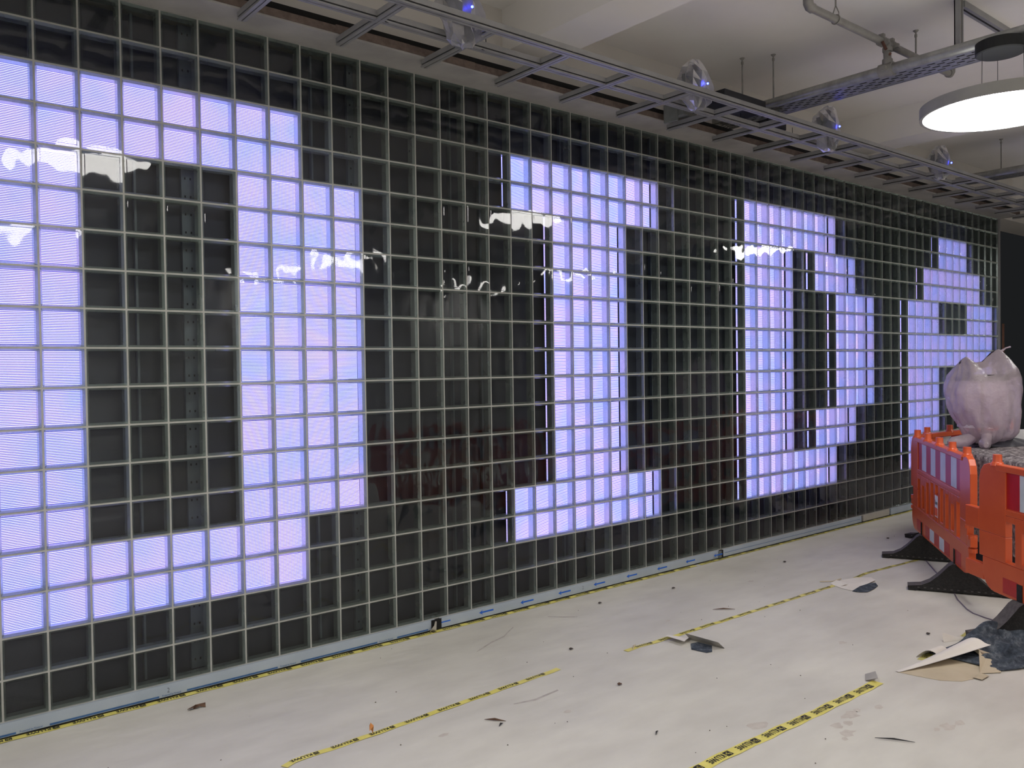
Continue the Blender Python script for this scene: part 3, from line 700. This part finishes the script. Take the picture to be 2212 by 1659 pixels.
wd.location.z = 0; wd.scale.z = 1.55

# ================================================================== FLOOR: TAPE, PAPER, SCRAPS
def tape(name, pts, w, label, phase=0.0, old=False, letters=True, pitch=.2035):
    """ribbon on the floor along pts (x, y), with upside-down print; sits at z 2 mm"""
    x0 = pts[0][0]; y0 = pts[0][1]
    t = empty(name, (x0, y0, 0)); tag(t, label, 'tape', 'yellow floor tapes')
    P = [Vector(p) for p in pts]; seg = [(b-a).length for a, b in zip(P, P[1:])]; tot = sum(seg)
    def at(d):
        i = 0
        while i < len(seg)-1 and d > seg[i]: d -= seg[i]; i += 1
        dr = (P[i+1]-P[i]).normalized(); return P[i]+dr*d, dr
    rib = MB(); n = max(2, int(tot/.06)); vs = []
    for i in range(n+1):
        p, dr = at(tot*i/n); nr = Vector((-dr.y, dr.x)); e_ = .003*math.sin(i*1.7+phase*9)
        z = .0022+.0012*math.sin(i*.9+x0)
        vs += [(p.x-x0-nr.x*(w/2+e_), p.y-y0-nr.y*(w/2+e_), z), (p.x-x0+nr.x*(w/2-e_), p.y-y0+nr.y*(w/2-e_), z)]
    rib.add(vs, [(2*i, 2*i+2, 2*i+3, 2*i+1) for i in range(n)]); rib.build('ribbon', 'tapeold' if old else 'tape', t)
    if not letters: return t
    lt = MB(); d = phase
    lv, lf = text_geo('KLUWE', w*.80, .014, .92); lw = max(v[0] for v in lv)
    sx = .108/lw
    while d < tot-.15:
        # one repeat: [square badge] at the +x end, then KLUWE reading towards -x, feet towards the wall
        def put(a, b):
            p, dr = at(min(max(a, 0.0), tot)); nr = Vector((-dr.y, dr.x)); q = p-nr*b
            return (q.x-x0, q.y-y0, .0048)
        if d > 0:
            lt.add([put(d+.125-x*sx, y-w*.29) for x, y in lv], [f for f in lf])
            a = d+.132; s_ = w*.62
            if a+s_ < tot:
                for (u0, u1, v0, v1) in ((0, 1, .0, .14), (0, 1, .86, 1), (0, .14, .14, .86), (.86, 1, .14, .86), (.14, .45, .14, .35), (.62, .86, .2, .5), (.2, .42, .55, .86), (.5, .7, .62, .86), (.45, .6, .3, .45)):
                    lt.add([put(a+s_*uu, (vv-.5)*s_) for uu, vv in ((u0, v0), (u1, v0), (u1, v1), (u0, v1))], [(0, 3, 2, 1)])
        d += pitch
    if lt.v: lt.build('printed_lettering', 'ink' if not old else 'inkt', t)['kind'] = 'stuff'
    return t
tape('floor_tape', [(-1.2, -.032), (.6, -.032), (2.4, -.036), (5.0, -.034)], .046, 'yellow printed tape sealing the floor sheet along the baseboard', .055)
tape('floor_tape', [(5.05, -.032), (7.2, -.024), (9.0, -.03), (11.3, -.03)], .046, 'worn yellow tape along the far half of the baseboard', .05, True)
tape('floor_tape', [(.70, -1.165), (.75, -1.14), (1.15, -1.135), (1.69, -1.11), (2.42, -1.082)], .038, 'middle yellow tape line, first stretch at the bottom of the photo', .03)
tape('floor_tape', [(2.93, -1.13), (3.02, -1.125), (3.22, -1.14), (4.2, -1.16), (5.28, -1.175)], .038, 'middle yellow tape line, stretch between the two small tears', .08)
tape('floor_tape', [(5.60, -1.165), (5.86, -1.15), (6.3, -1.19), (6.62, -1.215)], .034, 'middle yellow tape line, short stretch ending under the barrier foot', .02, True)
tape('floor_tape', [(1.4, -2.36), (2.3, -2.368), (3.0, -2.385), (3.585, -2.39)], .062, 'nearest yellow tape, in the bottom right of the floor', .105)
tape('floor_tape', [(4.10, -2.385), (4.31, -2.36)], .05, 'short torn bit of yellow tape beside the dark felt', .04, True, True)
tape('floor_tape', [(4.72, -2.365), (4.86, -2.35)], .04, 'tiny bit of yellow tape between the dark felt and a barrier foot', .02, True, False)

def sheet(name, pts, mats, label, cat, thick=.0015, parent=None):
    m = MB(); n = len(pts); top = [Vector(p)+Vector((0, 0, thick)) for p in pts]; c = sum(top, Vector())/n; c0 = c-Vector((0, 0, thick))
    bot = [Vector(p) for p in pts]
    m.add(top+[c], [(i, (i+1) % n, n) for i in range(n)]); m.add(bot+[c0], [((i+1) % n, i, n) for i in range(n)])
    m.add(top+bot, [(i, n+i, n+(i+1) % n, (i+1) % n) for i in range(n)])
    o = m.build(name, mats, parent)
    if label: tag(o, label, cat)
    return o
def curl(mb, a, b, c, d, lift, n=10, mi=0, th=.0015):
    """sheet through corners a,b (hinge) and c,d (lifted edge), rising by lift(t)"""
    a, b, c, d = map(Vector, (a, b, c, d))
    for off in (0, th):
        mb.grid(lambda u, v: tuple((a.lerp(b, u)).lerp(d.lerp(c, u), v)+Vector((0, 0, lift(u, v)+off))), n, n, mi)
# tear beside the middle tape (near one)
tA = empty('torn_paper', (3.28, -1.3, 0)); tag(tA, 'small curled tear in the floor paper beside the middle tape', 'paper')
T0 = Vector((3.28, -1.3, 0))
m = MB(); f = lambda x, y, z=0: Vector((x, y, z))-T0
curl(m, f(3.36, -1.16), f(3.42, -1.25), f(3.27, -1.31), f(3.27, -1.16), lambda u, v: .03*math.sin(v*1.9)); m.build('white_flap', 'paper', tA)
m = MB(); curl(m, f(3.40, -1.25), f(3.42, -1.50), f(3.37, -1.49), f(3.36, -1.24), lambda u, v: .045*v); m.build('grey_flap', 'boardbare', tA)
sheet('dark_gap', [f(3.33, -1.31, .002), f(3.25, -1.38, .002), f(3.27, -1.48, .002), f(3.31, -1.49, .002), f(3.40, -1.42, .002), f(3.39, -1.32, .002)], 'feltblue', None, None, .001, tA)
# tear B
tB = empty('torn_paper', (5.45, -1.28, 0)); tag(tB, 'tear by the middle tape showing dark felt underneath', 'paper'); T0 = Vector((5.45, -1.28, 0))
sheet('lifted_sheet', [f(5.27, -1.15, .002), f(5.22, -1.28, .002), f(5.22, -1.36, .003), f(5.40, -1.34, .006), f(5.62, -1.33, .01), f(5.70, -1.25, .003), f(5.62, -1.17, .002), f(5.45, -1.13, .002)], 'paper', None, None, .0015, tB)
sheet('dark_felt', [f(5.20, -1.36, .006), f(5.215, -1.41, .004), f(5.26, -1.45, .004), f(5.38, -1.44, .004), f(5.49, -1.415, .004), f(5.56, -1.36, .006), f(5.52, -1.34, .008), f(5.36, -1.335, .008)], 'feltblue', None, None, .001, tB)
m = MB(); curl(m, f(5.30, -1.12), f(5.27, -1.22), f(5.33, -1.26), f(5.36, -1.14), lambda u, v: .02*v); m.build('white_flap', 'paper', tB)
m = MB().tube([f(5.27, -1.05, .008), f(5.34, -1.12, .010), f(5.46, -1.125, .012)], .004, 6); m.build('curled_edge', 'kraft', tB)
# big tear with raised flap and felt
tC = empty('torn_paper', (4.1, -2.5, 0)); tag(tC, 'large torn flap of white floor paper lifted beside the felt', 'paper'); T0 = Vector((4.1, -2.5, 0))
m = MB()
def flap(u, v):
    x = 3.81+u*.60; yb_ = -2.375-.085*u; lift = (.10*u**1.2)*math.sin(min(1, v*1.15)*math.pi*.72)
    return tuple(Vector((x+.02*v*u, yb_-v*(.02+.19*u)+.03*u, .003+lift))-T0)
for off in (0, .0015):
    m.grid(lambda u, v: tuple(Vector(flap(u, v))+Vector((0, 0, off))), 20, 12)
m.build('white_flap', 'paper', tC)
sheet('under_sheet', [f(3.81, -2.385, .001), f(4.0, -2.44, .001), f(4.38, -2.50, .001), f(4.36, -2.60, .001), f(4.16, -2.69, .001), f(4.02, -2.71, .001), f(3.93, -2.68, .001), f(3.86, -2.60, .001), f(3.83, -2.49, .001)], 'kraft', None, None, .001, tC)
sheet('kraft_flap', [f(4.42, -2.50, .05), f(4.36, -2.60, .055), f(4.12, -2.70, .004), f(4.22, -2.77, .004), f(4.36, -2.72, .006), f(4.46, -2.62, .02)], 'kraft', None, None, .0015, tC)
m = MB(); curl(m, f(4.13, -2.34), f(4.28, -2.36), f(4.33, -2.45), f(4.2, -2.45), lambda u, v: .045*math.sin(v*2.9)); m.build('curled_strip', 'paper', tC)
m = MB(); curl(m, f(4.52, -2.33), f(4.70, -2.42), f(4.62, -2.36), f(4.55, -2.31), lambda u, v: .05*v*(1-u*.6)); m.build('white_corner', 'paper', tC)
m = MB()
m.grid(lambda u, v: tuple(Vector((4.02+.10*u, -2.70-.05*v, .006+.016*abs(wob(u*4, v*4))*math.sin(math.pi*u)*math.sin(math.pi*v)+.002))-T0), 10, 6); m.build('crumpled_bit', 'kraft', tC)
def crumple(u, v):
    x = 4.24+u*.98; y = -2.37-.14*u-v*(.40+.05*math.sin(u*9))
    if u < .35: y += .05*(.35-u)*math.sin(v*7)
    e_ = math.sin(math.pi*min(1, u*1.02))**.5*math.sin(math.pi*v)**.5
    fold = 1-abs(math.sin(x*9+y*14+2.2*math.sin(y*7)))
    h = .010+(.022*(wob(x*2.6, y*2.6)+.6)+.045*fold**3)*e_+.10*math.exp(-((u-.56)/.17)**2-((v-.10)/.16)**2)+.05*math.exp(-((u-.74)/.10)**2-((v-.35)/.14)**2)+.04*math.exp(-((u-.36)/.06)**2-((v-.55)/.35)**2)
    return (x-4.7, y+2.6, max(.003, h))
cf = MB().grid(crumple, 70, 44).build('felt_scrap', 'feltblue', None, (4.7, -2.6, 0)); tag(cf, 'crumpled dark blue-grey felt lying by the torn paper', 'felt')
sd = cf.modifiers.new('thick', 'SOLIDIFY'); sd.thickness = .004; sd.offset = 1
m = MB(); curl(m, (0, 0, .0), (.09, .05, .0), (.11, -.0, 0), (.02, -.06, 0), lambda u, v: .025*v); o = m.build('paper_tab', 'boardbare', None, (3.55, -2.335, .003)); tag(o, 'small grey paper tab at the torn end of the nearest tape', 'paper')

def scrap(name, x, y, label, mat_, pts, h=.012):
    m = MB(); vs = []; n = len(pts)
    for i, (a, b) in enumerate(pts): vs.append((a, b, .003+h*(.5+.5*math.sin(i*2.3))))
    vs.append((0, 0, h*1.2)); vs2 = [(a, b, max(.001, z-.003)) for a, b, z in vs]
    m.add(vs, [(i, (i+1) % n, n) for i in range(n)]); m.add(vs2, [((i+1) % n, i, n) for i in range(n)])
    m.add(vs[:n]+vs2[:n], [(i, n+i, n+(i+1) % n, (i+1) % n) for i in range(n)])
    tag(m.build(name, mat_, None, (x, y, 0)), label, 'scrap')
scrap('bark_chip', .626, -.252, 'shaggy brown chip on the floor below the handwritten number', 'leaf', [(-.045, -.008), (-.02, -.018), (-.012, -.004), (.01, -.02), (.014, -.006), (.045, -.016), (.05, .0), (.025, .006), (.02, .014), (.0, .004), (-.025, .014)], .018)
scrap('foil_scrap', 1.155, -1.13, 'bent orange scrap standing on the middle tape', 'rust', [(-.012, -.01), (.01, -.012), (.014, .004), (.0, .012)], .05)
for x, y, a, w, lb, mt, ln in ((4.09, -1.0, -.7, .005, 'thin wood splinter right of the middle of the floor', 'leaf', .16), (2.953, -2.79, -1.0, .004, 'thin black sliver in the bottom right corner', 'ink', .17), (2.19, -2.02, .5, .004, 'short black sliver left of the nearest tape', 'ink', .05), (1.70, -1.40, -.9, .006, 'brown sliver below the middle tape', 'leaf', .11), (1.69, -1.46, .4, .005, 'dark chip below the brown sliver', 'ink', .04), (3.02, -1.12, .55, .006, 'dark curled strip at the break of the middle tape', 'kraft', .10)):
    dx, dy = math.cos(a)*ln/2, math.sin(a)*ln/2
    o = MB().tube([(-dx, -dy, .005), (0, .004, .009), (dx, dy, .005)], [.001, w, .001], 6).build('splinter', mt, None, (x, y, 0)); tag(o, lb, 'splinter')
for x, y, lb, mt in ((2.503, -1.484, 'dark brown pebble on the middle of the floor', 'leaf'), (4.269, -.394, 'black crumb on the floor under the letter I', 'dust'), (2.70, -.89, 'grey bit left of the middle tape', 'dust'), (3.55, -.30, 'dark curl of dirt near the baseboard', 'dust'), (5.664, -.482, 'black crumb near the far baseboard', 'dust'), (7.27, -.607, 'dark crumb in front of the barrier', 'dust'), (4.60, -2.20, 'black crumb left of the dark felt', 'dust')):
    scrap('crumb', x, y, lb, mt, [(-.016, -.006), (.004, -.012), (.018, .0), (.006, .01), (-.01, .009)], .012)
gr = MB(); rr = random.Random(3)
for q in range(95):
    x, y = rr.uniform(0, 8), rr.uniform(-3.4, -.12); s_ = rr.uniform(.0015, .0045)
    gr.add([(x-s_, y, .0012), (x, y-s_, .0012), (x+s_*1.4, y, .0012), (x, y+s_*.8, .0012), (x, y, .0012+s_)], [(0, 1, 4), (1, 2, 4), (2, 3, 4), (3, 0, 4)])
tag(gr.build('floor_grit', 'dust'), 'fine dark grit scattered over the floor sheets', 'grit', kind='stuff')
cb = MB().tube([(6.63, -1.262, .003), (6.28, -1.50, .003), (6.03, -1.685, .003), (5.75, -1.87, .003), (5.55, -1.985, .003), (5.35, -2.13, .003), (5.28, -2.20, .003), (5.23, -2.30, .003), (5.20, -2.40, .003), (5.19, -2.47, .003)], .0045, 8).build('cable', 'creaseshade'); tag(cb, 'shadow line of a floor crease, shaped as a thin grey-violet tube between barrier feet', 'cable')  # soft shadow along a fold in the covering, shaped as a grey-violet tube
